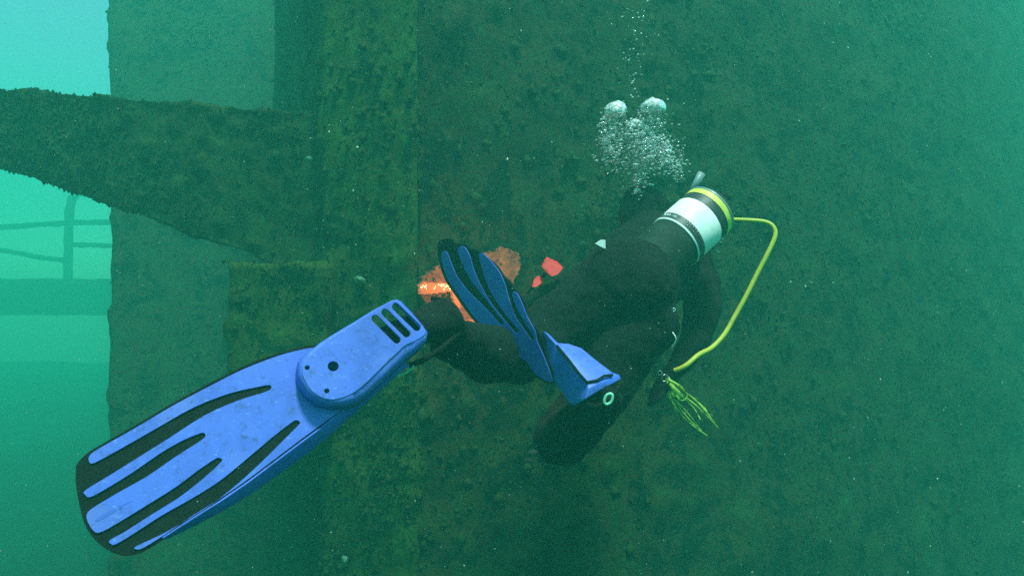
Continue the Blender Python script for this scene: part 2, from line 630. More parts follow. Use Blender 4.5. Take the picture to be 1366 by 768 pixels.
blue_loop = [c5(*p) for p in [
    (62, 492), (63, 470), (110, 440), (160, 412), (215, 380), (300, 330), (400, 277), (480, 237), (560, 205), (630, 184), (700, 175), (800, 200), (860, 220),
    (840, 260), (790, 318), (750, 352), (700, 388), (640, 432), (580, 477), (500, 537), (420, 592), (340, 642), (270, 690), (215, 724), (196, 731), (188, 724),
    (260, 690), (330, 650), (400, 606), (470, 551), (540, 487), (600, 427), (641, 386), (641, 378), (632, 374), (618, 382), (570, 419), (500, 478), (420, 543), (340, 593), (260, 638), (180, 690), (133, 717), (121, 716), (117, 706),
    (160, 682), (230, 637), (310, 587), (380, 532), (424, 491), (427, 482), (418, 478), (406, 483), (360, 514), (300, 559), (220, 609), (140, 658), (88, 685), (68, 675), (54, 648), (56, 630),
    (75, 614), (140, 575), (220, 530), (300, 475), (370, 430), (382, 417), (378, 410), (366, 411), (320, 430), (260, 464), (180, 519), (100, 568), (62, 587), (49, 580), (50, 568),
    (120, 525), (200, 475), (280, 425), (380, 361), (470, 321), (540, 299), (562, 289), (562, 279), (548, 278), (530, 282), (450, 300), (350, 339), (250, 395), (150, 452), (80, 490)]]
rubber_loop = [c5(*p) for p in [
    (24, 515), (28, 495), (60, 463), (105, 437), (160, 405), (215, 373), (300, 323), (400, 269), (480, 229), (560, 197), (640, 176), (700, 170), (800, 195), (870, 220),
    (845, 265), (795, 325), (755, 360), (705, 396), (645, 440), (585, 485), (505, 545), (425, 600), (345, 650), (275, 698), (230, 727), (195, 744), (155, 749), (110, 732), (72, 700), (48, 660), (32, 600), (24, 550)]]
plate('rubber_blade', rubber_loop, [], -0.006, 0.001, M_RUBBER, fin, on_fin, FO)
plate('blade', blue_loop, [], 0.0012, 0.0042, M_BLUE, fin, on_fin, FO)
# scratch groove on the middle panel
plate('scratch', [c5(*p) for p in [(78, 648), (120, 622), (178, 596), (150, 615), (90, 652)]], [], 0.0040, 0.0046, M_BLUE2, fin, on_fin, FO, bev=0.0001)


def strip(name, A_, B_, ha, hb, m, parent, on, base, thick):
    """side rail: a curved wall between two lines at two heights, with thickness"""
    bm = bmesh.new()
    a = [on(x, y, ha) - base for x, y in A_]
    b = [on(x, y, hb) - base for x, y in B_]
    va = [bm.verts.new(p) for p in a]
    vb = [bm.verts.new(p) for p in b]
    for i in range(len(a) - 1):
        bm.faces.new((va[i], va[i + 1], vb[i + 1], vb[i]))
    o = bm_obj(name, bm, m, parent)
    s = o.modifiers.new('solid', 'SOLIDIFY')
    s.thickness = thick
    s.offset = 0.0
    bv = o.modifiers.new('bevel', 'BEVEL')
    bv.width = 0.0015
    bv.segments = 2
    bv.limit_method = 'ANGLE'
    return o


ra = [c5(*p) for p in [(262, 700), (340, 649), (420, 599), (500, 544), (580, 484), (640, 439), (700, 395), (750, 356), (790, 318), (830, 270), (868, 226), (905, 190)]]
rb = [c5(*p) for p in [(275, 700), (345, 668), (425, 626), (505, 578), (590, 519), (650, 475), (712, 425), (765, 380), (812, 338), (860, 296), (905, 255), (945, 222)]]
strip('side_rail', ra, rb, 0.004, -0.024, M_BLUE2, fin, on_fin, FO, 0.004)
la = [c5(*p) for p in [(105, 438), (160, 407), (215, 375), (300, 325), (400, 271), (480, 231), (560, 199), (640, 178)]]
strip('side_rail', la, [(x - 1, y + 2) for x, y in la], 0.004, -0.024, M_RUBBER, fin, on_fin, FO, 0.004)

# foot pocket: lofted skirt and a top plate with three slots and three drain holes
top_loop = [c6(*p) for p in [(98, 478), (112, 440), (150, 395), (205, 345), (260, 305), (330, 262), (420, 205), (490, 158), (540, 130), (600, 98), (622, 92), (640, 100), (700, 160), (770, 232), (796, 262), (795, 285),
                             (740, 320), (680, 348), (640, 385), (580, 440), (530, 490), (480, 540), (430, 585), (380, 620), (320, 645), (260, 655), (200, 640), (150, 605), (115, 555), (98, 510)]]
bot_loop = [c6(*p) for p in [(60, 500), (72, 440), (120, 392), (190, 338), (255, 298), (322, 258), (412, 205), (482, 162), (535, 134), (596, 104), (625, 100), (650, 112), (705, 170), (770, 250), (796, 290), (790, 345),
                             (735, 400), (690, 440), (650, 475), (600, 520), (560, 560), (510, 605), (460, 650), (410, 690), (330, 712), (250, 712), (165, 690), (105, 640), (70, 580), (58, 540)]]
H_TOP = 0.046


def slot(a, b, w):
    a, b = np.array(a, float), np.array(b, float)
    t = (b - a) / np.linalg.norm(b - a)
    n = np.array((-t[1], t[0]))
    out = []
    for k in range(7):
        q = math.pi * k / 6
        out.append(tuple(b + (n * math.cos(q) + t * math.sin(q)) * w))
    for k in range(7):
        q = math.pi * k / 6
        out.append(tuple(a - (n * math.cos(q) + t * math.sin(q)) * w))
    return [c6(*p) for p in out]


def ring_hole(c, r, n=14):
    return [c6(c[0] + r * math.cos(2 * math.pi * k / n), c[1] + r * 0.92 * math.sin(2 * math.pi * k / n)) for k in range(n)]


holes = [slot((511, 195), (634, 316), 21), slot((567, 160), (689, 281), 21), slot((627, 128), (748, 245), 21),
         ring_hole((272, 466), 31), ring_hole((125, 474), 14), ring_hole((236, 606), 15)]
pocket = plate('foot_pocket', top_loop, holes, H_TOP - 0.005, H_TOP, M_BLUE, fin, on_fin, FO, bev=0.002)
bm = bmesh.new()
mids = []
NL = len(top_loop)
ringA = [bm.verts.new(on_fin(x, y, H_TOP - 0.002) - FO) for x, y in top_loop]
ringM = []
for i in range(NL):
    a, b = Vector(ringA[i].co), on_fin(*bot_loop[i], 0.003) - FO
    mid = a.lerp(b, 0.5) + (b - a).cross(FN).cross(FN).normalized() * 0.0
    k = (b - a)
    out = (k - FN * k.dot(FN))
    ringM.append(bm.verts.new(a + out * 0.72 - FN * (0.45 * H_TOP * 0.6)))
heel = lambda i: 12 <= i <= 16
ringB = [bm.verts.new(on_fin(x, y, 0.003 if not (9 <= i <= 22) else -0.024) - FO) for i, (x, y) in enumerate(bot_loop)]
for r0, r1 in ((ringA, ringM), (ringM, ringB)):
    for i in range(NL):
        j = (i + 1) % NL
        bm.faces.new((r0[i], r0[j], r1[j], r1[i]))
skirt = bm_obj('pocket_side', bm, M_BLUE, fin)
s = skirt.modifiers.new('solid', 'SOLIDIFY'); s.thickness = 0.004; s.offset = -1

# ------------------------------------------------------------------ second fin, its underside turned to the camera
F2 = 0.865
GO = P(790, 520, 1.95 * F2)
gA = P(625, 345, 2.32 * F2) - GO
gW = Vector((0.70, -0.85, 0.55))
gN = gA.cross(gW).normalized()
if gN.y > 0:
    gN = -gN


def on_fin2(px, py, h):
    r = P(px, py, 1.0)
    return r * ((GO + gN * h).dot(gN) / r.dot(gN))


def z1(x, y):
    return 540 + x / 4.266, 300 + y / 4.266


def z3(x, y):
    return 680 + x / 5.4875, 420 + y / 5.4875


plate_normal = gN
fin2 = empty('swim_fin', GO)
tag(fin2, 'smaller looking blue swim fin twisted edge on in front of the glow', 'fin', 'blue swim fins')
rub2 = [z1(*p) for p in [(196, 130), (205, 95), (240, 78), (280, 82), (300, 108), (350, 105), (380, 132), (430, 148), (480, 188), (530, 230), (572, 290), (605, 322), (640, 368), (690, 430), (705, 480), (720, 540), (770, 600), (800, 660)]]
rub2 += [z3(*p) for p in [(250, 160), (285, 300), (335, 420), (335, 488), (295, 497), (222, 460), (165, 412), (128, 355), (60, 310), (0, 280)]]
rub2 += [z1(*p) for p in [(600, 745), (525, 668), (445, 590), (375, 508), (303, 408), (243, 318), (208, 222)]]
plate('rubber_blade', rub2, [], -0.006, 0.001, M_RUBBER, fin2, on_fin2, GO)
blu2 = [z1(*p) for p in [(212, 165), (225, 148), (243, 155), (262, 200), (300, 290), (360, 370), (430, 440), (500, 510), (545, 562), (566, 562), (560, 545), (500, 470), (430, 380), (370, 300), (330, 220), (305, 150), (318, 124), (345, 126),
                         (375, 180), (395, 250), (430, 330), (480, 420), (540, 500), (600, 572), (636, 612), (652, 604), (640, 585), (570, 498), (500, 395), (455, 290), (430, 200), (425, 168), (448, 162),
                         (500, 212), (545, 272), (575, 340), (600, 430), (640, 530), (690, 600), (725, 652), (742, 644), (690, 560), (640, 470), (615, 400), (625, 378), (650, 400), (682, 470), (705, 530), (745, 600)]]
blu2 += [z3(*p) for p in [(205, 190), (250, 290), (300, 420), (320, 482), (292, 489), (222, 452), (168, 402), (132, 347), (62, 302), (0, 270)]]
blu2 += [z1(*p) for p in [(600, 738), (530, 660), (450, 582), (380, 500), (310, 400), (250, 312), (218, 222)]]
plate('blade', blu2, [], 0.0012, 0.0042, M_BLUE_SHADED, fin2, on_fin2, GO)

# foot pocket of the second fin: a sleeve that opens at the heel
st2 = [  # (left, ridge, right) pixels in a crop, depth at the ridge
    ((208, 150), (250, 118), (298, 150), 2.075),
    ((225, 290), (335, 212), (352, 205), 2.05),
    ((258, 375), (385, 268), (430, 210), 2.025),
    ((308, 460), (440, 338), (525, 242), 2.00),
    ((380, 565), (510, 430), (630, 328), 1.975),
    ((428, 634), (568, 492), (752, 420), 1.945),
    ((462, 662), (572, 540), (800, 436), 1.930),
    ((480, 660), (548, 612), (816, 466), 1.922)]
bm = bmesh.new()
rings = []
for L, S, R, d in st2:
    d *= F2
    l, s_, r = P(*z3(*L), d + 0.055), P(*z3(*S), d), P(*z3(*R), d + 0.06)
    bk = (l + r) * 0.5 + Vector((0.01, 0.06, 0.0))
    ring = [l, l.lerp(s_, 0.5), s_, s_.lerp(r, 0.33), s_.lerp(r, 0.66), r, r.lerp(bk, 0.5), bk, bk.lerp(l, 0.5)]
    bul = (s_ - (l + r) * 0.5).normalized()
    ring[3] += bul * 0.006; ring[4] += bul * 0.006
    rings.append([bm.verts.new(p - GO) for p in ring])
for i, (a, b) in enumerate(zip(rings, rings[1:])):
    for k in range(9):
        f = bm.faces.new((a[k], a[(k + 1) % 9], b[(k + 1) % 9], b[k]))
        f.material_index = 1 if (k < 2 or i >= 5) else 0  # side and heel faces take the darker blue as painted shade
bm.faces.new(rings[0])
pk2 = bm_obj('foot_pocket', bm, M_BLUE, fin2)
pk2.data.materials.append(M_BLUE2)
s = pk2.modifiers.new('solid', 'SOLIDIFY'); s.thickness = 0.005; s.offset = -1
bv = pk2.modifiers.new('bevel', 'BEVEL'); bv.width = 0.003; bv.segments = 2; bv.limit_method = 'ANGLE'; bv.angle_limit = math.radians(35)
# dark seam where the blade root meets the sleeve and notch on its side
tube('seam', [P(*z3(*p), d * F2) - GO for p, d in [((345, 225), 2.04), ((395, 285), 2.015), ((440, 340), 1.994), ((510, 432), 1.968), ((566, 492), 1.94), ((640, 478), 1.95), ((690, 445), 1.965), ((752, 440), 1.98)]], 0.0035, M_RUBBER, fin2, 6)


def clip_ring(name, pts, r, parent, base):
    loop = [Vector(p) for p in catmull(pts, 5, closed=True)]
    loop = loop + loop[:1]
    return tube(name, [p - base for p in loop], r, M_CLIP, parent, 8, caps=False)


clip_ring('strap_clip', [P(x, y, 1.905 * F2) for x, y in [(809, 527), (815, 525), (817, 529), (815, 536), (809, 539), (806, 535)]], 0.0034, fin2, GO)
tube('strap', [P(x, y, d * F2) - GO for x, y, d in [(830, 506, 1.95), (822, 522, 1.93), (808, 537, 1.92), (795, 542, 1.92), (784, 540, 1.935), (776, 536, 1.96)]], 0.0055, M_RUBBER, fin2, 8)
clip_ring('strap_clip', [P(x, y, 1.50) for x, y in [(530, 499), (538, 491), (548, 486), (551, 489), (543, 496), (533, 501)]], 0.0026, fin, FO)
tube('strap', [Vector(p) - FO for p in catmull([P(x, y, d) for x, y, d in [(546, 488, 1.50), (568, 478, 1.515), (592, 462, 1.53), (612, 442, 1.565), (615, 424, 1.60), (600, 404, 1.62), (576, 398, 1.60)]], 5)], 0.006, M_SUIT, fin, 8)
tube('pull_loop', [Vector(p) - FO for p in catmull([P(x, y, 1.585) for x, y in [(603, 436), (603, 426), (608, 419), (614, 423), (615, 434)]], 5)], 0.0035, M_SUIT, fin, 8)

# ------------------------------------------------------------------ the diver
def skinned(name, nodes, edges, root, m, parent, sub=2):
    """one continuous body: tapered limbs between joints, fused into a single skin"""
    bm = bmesh.new()
    R = lambda k: nodes[k][1] if not isinstance(nodes[k][1], tuple) else nodes[k][1][1] * 1.15
    for k in nodes:
        bmesh.ops.create_icosphere(bm, subdivisions=3, radius=R(k), matrix=Matrix.Translation(nodes[k][0]))
    for a, b in edges:
        pa, pb = nodes[a][0], nodes[b][0]
        t = pb - pa
        if t.length < 1e-4:
            continue
        q = t.to_track_quat('Z', 'Y').to_matrix().to_4x4()
        bmesh.ops.create_cone(bm, cap_ends=True, cap_tris=True, segments=24, radius1=R(a) * 0.97, radius2=R(b) * 0.97, depth=t.length, matrix=Matrix.Translation((pa + pb) / 2) @ q)
    me = bpy.data.meshes.new(name)
    bm.to_mesh(me)
    bm.free()
    o = bpy.data.objects.new(name, me)
    COL.objects.link(o)
    rm = o.modifiers.new('remesh', 'REMESH')
    rm.mode = 'VOXEL'
    rm.voxel_size = 0.0065
    sm = o.modifiers.new('smooth', 'SMOOTH')
    sm.factor = 0.5
    sm.iterations = 8
    dg = bpy.context.evaluated_depsgraph_get()
    me2 = bpy.data.meshes.new_from_object(o.evaluated_get(dg))
    bpy.data.objects.remove(o)
    me2.name = name
    me2.materials.clear()
    me2.materials.append(m)
    me2.shade_smooth()
    return link(bpy.data.objects.new(name, me2), parent)


HIP = P(838, 384, 2.14)
diver = empty('person', HIP)
tag(diver, 'diver in black wetsuit seen from behind, bent over the glowing work', 'person')

nodes, edges = {}, []


def node(k, p, r, after=None):
    nodes[k] = (Vector(p) - HIP, r)
    if after:
        edges.append((after, k))


node('pelvis', HIP, 0.145)
node('waist', P(850, 375, 2.33), 0.14, 'pelvis')
node('chest', P(866, 352, 2.54), 0.165, 'waist')
node('collar', P(872, 328, 2.70), 0.13, 'chest')
node('neck', P(868, 308, 2.78), 0.065, 'collar')
node('head', P(862, 290, 2.80), 0.105, 'neck')
node('crown', P(857, 274, 2.82), 0.085, 'head')
# left leg to the large fin
node('lhip', P(790, 412, 2.14), 0.115, 'pelvis')
node('lthigh', P(742, 442, 2.14), 0.108, 'lhip')
node('lknee', P(694, 474, 2.06), 0.08, 'lthigh')
node('lcalf', P(648, 472, 1.86), 0.074, 'lknee')
node('lankle', P(602, 452, 1.65), 0.05, 'lcalf')
node('lheel', P(590, 428, 1.58), 0.045, 'lankle')
node('lfoot', P(555, 440, 1.52), 0.038, 'lheel')
node('lball', P(500, 455, 1.47), 0.03, 'lfoot')
node('ltoe', P(455, 485, 1.43), 0.02, 'lball')
# right leg to the second fin
node('rhip', P(852, 425, 2.14), 0.118, 'pelvis')
node('rthigh', P(806, 508, 2.08), 0.098, 'rhip')
node('rknee', P(752, 584, 2.02), 0.082, 'rthigh')
node('rcalf', P(772, 566, 1.88), 0.066, 'rknee')
node('belly', P(806, 436, 2.40), 0.13, 'waist')
node('rankle', P(806, 532, 1.73), 0.040, 'rcalf')
node('rheel', P(800, 519, 1.715), 0.030, 'rankle')
node('rfoot', P(772, 497, 1.785), 0.020, 'rheel')
node('rtoe', P(742, 464, 1.86), 0.012, 'rfoot')
# left arm to the torch
node('lshoulder', P(822, 340, 2.70), 0.085, 'collar')
node('lupper', P(798, 358, 2.74), 0.068, 'lshoulder')
node('lelbow', P(768, 378, 2.79), 0.058, 'lupper')
node('lfore', P(742, 390, 2.79), 0.048, 'lelbow')
node('lwrist', P(718, 398, 2.78), 0.034, 'lfore')
node('lpalm', P(702, 402, 2.775), (0.04, 0.024), 'lwrist')
# right arm down to the hip
node('rshoulder', P(915, 345, 2.66), 0.09, 'collar')
node('rupper', P(935, 378, 2.60), 0.072, 'rshoulder')
node('relbow', P(938, 412, 2.52), 0.066, 'rupper')
node('rfore', P(928, 452, 2.46), 0.05, 'relbow')
node('rwrist', P(908, 484, 2.41), 0.034, 'rfore')
node('rpalm', P(895, 497, 2.40), (0.04, 0.024), 'rwrist')


def fingers(pref, palm, along, across, curl, closed):
    along, across, curl = along.normalized(), across.normalized(), curl.normalized()
    for i, off in enumerate((-0.026, 0.0, 0.026)):
        node(f'{pref}m{i}', palm + along * 0.012 + across * off, 0.017, f'{pref}palm')
    for i, (off, ln) in enumerate([(-0.033, 0.066), (-0.011, 0.076), (0.011, 0.070), (0.033, 0.055)]):
        b = palm + along * 0.045 + across * off
        node(f'{pref}f{i}a', b, 0.011, f'{pref}palm')
        q = b + along * ln * 0.42 + curl * ln * 0.25 * closed
        node(f'{pref}f{i}b', q, 0.0095, f'{pref}f{i}a')
        q2 = q + along * ln * (0.3 - 0.3 * closed) + curl * ln * 0.42
        node(f'{pref}f{i}c', q2, 0.0085, f'{pref}f{i}b')
        node(f'{pref}f{i}d', q2 - along * ln * 0.25 * closed + curl * ln * 0.15, 0.0075, f'{pref}f{i}c')
    b = palm - along * 0.005 - across * 0.045
    node(f'{pref}ta', b, 0.012, f'{pref}palm')
    node(f'{pref}tb', b + along * 0.028 - across * 0.012 + curl * 0.02, 0.0105, f'{pref}ta')
    node(f'{pref}tc', b + along * 0.05 + curl * 0.042, 0.009, f'{pref}tb')


lp = P(702, 402, 2.775)
la_ = (P(680, 408, 2.77) - lp)
fingers('l', lp, la_, Vector((0.55, 0.0, 0.85)), Vector((0.1, 0.9, -0.3)), 1.0)
rp = P(895, 497, 2.40)
ra_ = (P(884, 512, 2.38) - rp)
fingers('r', rp, ra_, Vector((0.8, 0.1, 0.55)), Vector((-0.2, -0.6, -0.4)), 1.0)
body = skinned('wetsuit', nodes, edges, 'pelvis', M_SUIT, diver, 2)
displace(body, 0.007, 14, 3, 40)

# ------------------------------------------------------------------ air tank on the diver's back
TN = P(900, 323.5, 2.34)                                  # centre of the white sleeve's near edge
ax_px = P(944, 287, 2.34) - TN
TA = (ax_px.normalized() + Vector((0, 0.39, 0))).normalized()
tank = empty('air_tank', TN)
tag(tank, 'dark air tank with white sleeve and yellow rim on the back of the diver', 'air tank')
TU = Vector((-0.63, 0, 0.77)); TU = (TU - TA * TU.dot(TA)).normalized()
TV = TA.cross(TU).normalized()


def around(s, r, ang):
    return TA * s + (TU * math.cos(ang) + TV * math.sin(ang)) * r


def lathe(name, prof, m, parent, n=56, a0=0.0, a1=2 * math.pi, closed_ends=False):
    bm = bmesh.new()
    full = abs(a1 - a0 - 2 * math.pi) < 1e-6
    nn = n if full else n + 1
    rings = [[bm.verts.new(around(s, r, a0 + (a1 - a0) * k / n)) for k in range(nn)] for s, r in prof]
    for A_, B_ in zip(rings, rings[1:]):
        for k in range(n):
            j = (k + 1) % nn
            bm.faces.new((A_[k], A_[j], B_[j], B_[k]))
    if closed_ends:
        bm.faces.new(rings[0]); bm.faces.new(rings[-1])
    o = bm_obj(name, bm, m, parent)
    o.data.set_sharp_from_angle(angle=math.radians(35))
    return o


TR = 0.0905
lathe('cylinder', [(-0.25, 0.03), (-0.245, 0.05), (-0.23, 0.072), (-0.20, TR - 0.005), (-0.17, TR - 0.001), (-0.1, TR - 0.001), (0.182, TR - 0.001), (0.20, TR - 0.01), (0.225, 0.05), (0.245, 0.02)], M_STEEL, tank, closed_ends=True)
sleeve = lathe('sleeve', [(0.0, TR - 0.002), (0.0, TR + 0.0015), (0.002, TR + 0.0025), (0.117, TR + 0.0025), (0.119, TR + 0.0015), (0.119, TR - 0.002)], M_WHITE, tank)
lathe('printed_band', [(0.007, TR + 0.001), (0.007, TR + 0.0034), (0.032, TR + 0.0034), (0.032, TR + 0.001)], M_BAND, sleeve)
lathe('dark_band', [(0.120, TR - 0.002), (0.120, TR + 0.001), (0.152, TR + 0.001), (0.152, TR - 0.002)], M_BAND, tank)
lathe('yellow_rim', [(0.152, TR - 0.002), (0.152, TR + 0.0028), (0.174, TR + 0.0028), (0.174, TR - 0.002)], M_YELLOWBAND, tank)
lathe('end_rim', [(0.174, TR - 0.002), (0.174, TR + 0.0045), (0.180, TR + 0.0045), (0.182, TR + 0.002), (0.182, TR - 0.004)], M_GREYTUBE, tank)
lathe('tank_boot', [(-0.265, 0.02), (-0.262, 0.07), (-0.25, TR - 0.01), (-0.23, TR + 0.004), (-0.16, TR + 0.005), (-0.16, TR)], M_RUBBER, tank)
# camera side of the cylinder as an angle
camdir = (-TN).normalized()
aC = math.atan2(camdir.dot(TV), camdir.dot(TU))


def stroke(parent, pts, r, m, name='lettering', s0=0.0, rad=TR + 0.0036, a0=0.0):
    return tube(name, [around(s0 + s, rad, a0 + a) for s, a in pts], r, m, parent, 5)


# short run of pale script on the printed band and fine print below it
sgn = 1.0 if around(0, 1, aC + 0.3).x < around(0, 1, aC).x else -1.0
glyphs = [[(0.006, 0), (0.02, 0.03), (0.018, 0.07), (0.008, 0.06)], [(0.008, .11), (0.015, .11), (0.008, .15), (0.016, .17)], [(0.008, .2), (0.016, .25)], [(0.016, .2), (0.008, .25)],
          [(0.018, .3), (0.008, .31), (0.009, .35)], [(0.008, .40), (0.016, .42), (0.015, .45), (0.008, .44)], [(0.016, .48), (0.010, .52)], [(0.016, .56), (0.004, .49)]]
for g in glyphs:
    stroke(sleeve, [(s, sgn * (1.25 - a * 1.1)) for s, a in g], 0.0012, M_WHITE, s0=0.007, a0=aC)
for k in range(2):
    for j in range(16):
        a = 0.38 - j * 0.1
        stroke(sleeve, [(0.006 + 0.010 * k, sgn * a), (0.006 + 0.010 * k, sgn * (a - 0.055 - 0.02 * random.random()))], 0.0007, M_CHROME, name='fine_print', s0=0.010, a0=aC)
# valve, first stage and the grey tube standing up beside the rim
lathe('valve', [(0.24, 0.014), (0.25, 0.014), (0.252, 0.018), (0.268, 0.018), (0.27, 0.01)], M_RUBBER, tank, 20, closed_ends=True)
tube('valve_tube', [P(x, y, d) - TN for x, y, d in [(921, 258, 2.50), (928, 246, 2.50), (936, 231, 2.50)]], [0.010, 0.012, 0.0135], M_GREYTUBE, tank, 14)

# ------------------------------------------------------------------ yellow hose and tangled cord
hose_px = [(960, 291, 2.56), (976, 293, 2.52), (1000, 294, 2.50), (1020, 296, 2.49), (1031, 302, 2.48), (1034, 314, 2.47), (1026, 334, 2.46), (1010, 365, 2.45), (995, 395, 2.44), (980, 422, 2.43), (966, 446, 2.41), (950, 463, 2.38), (932, 473, 2.33), (918, 485, 2.31), (908, 491, 2.31), (897, 495, 2.32)]
hpts = [Vector(p) for p in catmull([P(*p) for p in hose_px], 6)]
hose = empty('regulator_hose', hpts[0])
tag(hose, 'thin yellow hose curving from the tank down to the right hand', 'hose')
tube('hose', [p - hpts[0] for p in hpts], 0.0078, M_YELLOW, hose, 12)
tube('fitting', [p - hpts[0] for p in hpts[:4]], 0.0125, M_RUBBER, hose, 12)
tube('fitting', [p - hpts[0] for p in hpts[-3:]], 0.012, M_RUBBER, hose, 12)

CB = P(890, 506, 2.36)
cord = empty('cord_bundle', CB)
tag(cord, 'bundle of frayed yellow green cords hanging below the yellow hose', 'cord')
strands = [[(889, 505), (893, 525), (908, 552), (925, 568), (944, 581)], [(891, 503), (903, 520), (925, 538), (941, 552), (958, 571)], [(890, 504), (902, 512), (922, 530), (938, 542), (944, 549)],
           [(889, 507), (896, 528), (912, 545), (930, 566)], [(890, 505), (900, 524), (909, 534), (916, 528), (908, 515), (895, 507)], [(892, 522), (902, 534), (912, 530)], [(890, 506), (905, 516), (930, 536), (950, 560)], [(889, 506), (894, 520), (904, 540), (920, 560), (936, 574)], [(891, 504), (899, 518), (915, 534), (926, 545), (935, 560)], [(889, 508), (887, 518), (893, 530), (905, 548)]]
for k, sx in enumerate(strands):
    pts = catmull([P(x + random.uniform(-.6, .6), y, 2.36 + random.uniform(-0.015, 0.015)) for x, y in sx], 5)
    pts = [Vector(p) - CB for p in pts]
    n = len(pts)
    tube('cord', pts, [0.0034 * (1 - 0.6 * i / n) for i in range(n)], M_CORD, cord, 7)
    for i in range(5, n, 4):          # frayed hairs
        d = Vector((random.uniform(-1, 1), random.uniform(-0.5, 0.5), random.uniform(-1, 0.4))).normalized()
        tube('frayed_end', [pts[i], pts[i] + d * 0.008, pts[i] + d * 0.013 + Vector((0.004, 0, -0.006))], [0.0014, 0.001, 0.0006], M_CORD, cord, 4)
bm = bmesh.new()
for x, y, dd in [(889, 506, 0), (897, 512, -.012), (906, 521, -.01), (912, 528, 0), (905, 535, .004), (897, 528, -.008), (891, 518, 0)]:
    bm.verts.new(P(x, y, 2.36 + dd) - CB)
bm.faces.new(bm.verts)
web = bm_obj('webbing', bm, M_CORD, cord)
s = web.modifiers.new('solid', 'SOLIDIFY'); s.thickness = 0.006; s.offset = 0

# ------------------------------------------------------------------ torch and glowing cut
TB = P(735, 357, 2.74)
torch = empty('cutting_torch', TB)
tag(torch, 'tool with two red pieces held in the left hand at the glow', 'torch')
tube('rod', [P(x, y, d) - TB for x, y, d in [(750, 343, 2.73), (735, 357, 2.745), (717, 375, 2.76), (698, 396, 2.80), (672, 408, 2.86), (650, 412, 2.92)]], [0.010, 0.010, 0.009, 0.009, 0.007, 0.006], M_RUBBER, torch, 10)


def shard(name, pts, d, th, m, parent, base, bev=0.004):
    bm = bmesh.new()
    f = bm.faces.new([bm.verts.new(P(x, y, d + dd) - base) for x, y, dd in pts])
    r = bmesh.ops.extrude_face_region(bm, geom=[f])
    for v in [g for g in r['geom'] if isinstance(g, bmesh.types.BMVert)]:
        v.co += Vector((0, th, 0))
    o = bm_obj(name, bm, m, parent, smooth=False)
    b = o.modifiers.new('bevel', 'BEVEL'); b.width = bev; b.segments = 3
    return o


shard('red_grip', [(729, 342, .05), (735, 345, .04), (744, 349, .03), (752, 357, 0.0), (745, 366, -.035), (736, 369, -.05), (728, 361, -.02), (723, 354, 0)], 2.66, 0.05, M_RED, torch, TB)
shard('red_valve', [(718, 367, .03), (724, 371, .015), (725, 376, 0), (716, 383, -.03), (710, 383, -.03), (712, 373, 0.0)], 2.67, 0.035, M_RED, torch, TB)
wt = shard('white_patch', [(794, 325, 0), (801, 320, 0), (807.5, 320, 0), (808, 332, 0), (801, 329, 0)], 2.08, 0.012, M_WHITE, diver, HIP, 0.0008)

for x, y, d, rr in [(887, 504, 2.34, 0.011), (899, 413, 2.02, 0.004), (880, 497, 2.36, 0.007)]:
    q = P(x, y, d) - HIP
    tube('metal_ring', [q + Vector((rr * math.cos(a), 0.2 * rr * math.sin(2 * a), rr * math.sin(a))) for a in [2 * math.pi * k / 12 for k in range(13)]], 0.0022, M_CHROME, diver, 6, caps=False)
tube('harness_strap', [Vector(p) - HIP for p in catmull([P(*p) for p in [(897, 443, 2.02), (901, 449, 2.015), (901, 456, 2.02), (896, 463, 2.03)]], 4)], 0.0016, M_WHITE, diver, 6)
M_SCUFF = mat('scuffed_neoprene', (0.05, 0.06, 0.055), 0.9, 0.6, 60)
for x, y, rr in [(712, 604, 0.016), (724, 612, 0.012), (706, 614, 0.010), (718, 596, 0.008)]:
    bm = bmesh.new()
    bmesh.ops.create_icosphere(bm, subdivisions=2, radius=rr, matrix=Matrix.Translation(P(x, y, 1.985) - HIP) @ Matrix.Diagonal((1.2, 0.5, 0.7, 1)))
    sc_ = bm_obj('knee_scuff', bm, M_SCUFF, diver)
    displace(sc_, rr * 0.4, 0.9 / rr, 2, int(x))
M_RUST = mat('bare_rusty_steel', (0.23, 0.068, 0.035), 0.9, 0.7, 22, 0.5, 60)
M_HOT = emit('hot_metal', (1.0, 0.20, 0.05), 0.28, (0.30, 0.07, 0.03))
M_SPARK = emit('spark', (1.0, 0.6, 0.2), 12.0)


def wall_y(x, z, lift):
    s = max(0.0, (x - CORNER.x) / WALL_DIR.x)
    y = CORNER.y + WALL_DIR.y * s + LEAN * z * (1 - math.exp(-s * 1.2)) + 0.034 * s * s
    return y - lift


def on_wall(px, py, lift):
    d = 3.0
    for _ in range(12):
        p = P(px, py, d)
        d = wall_y(p.x, p.z, lift)
    return P(px, py, d)


HB = on_wall(620, 395, 0.04)
patch = empty('bare_steel_patch', HB)
tag(patch, 'patch of bare orange steel lit up behind the twisted fin', 'steel patch')


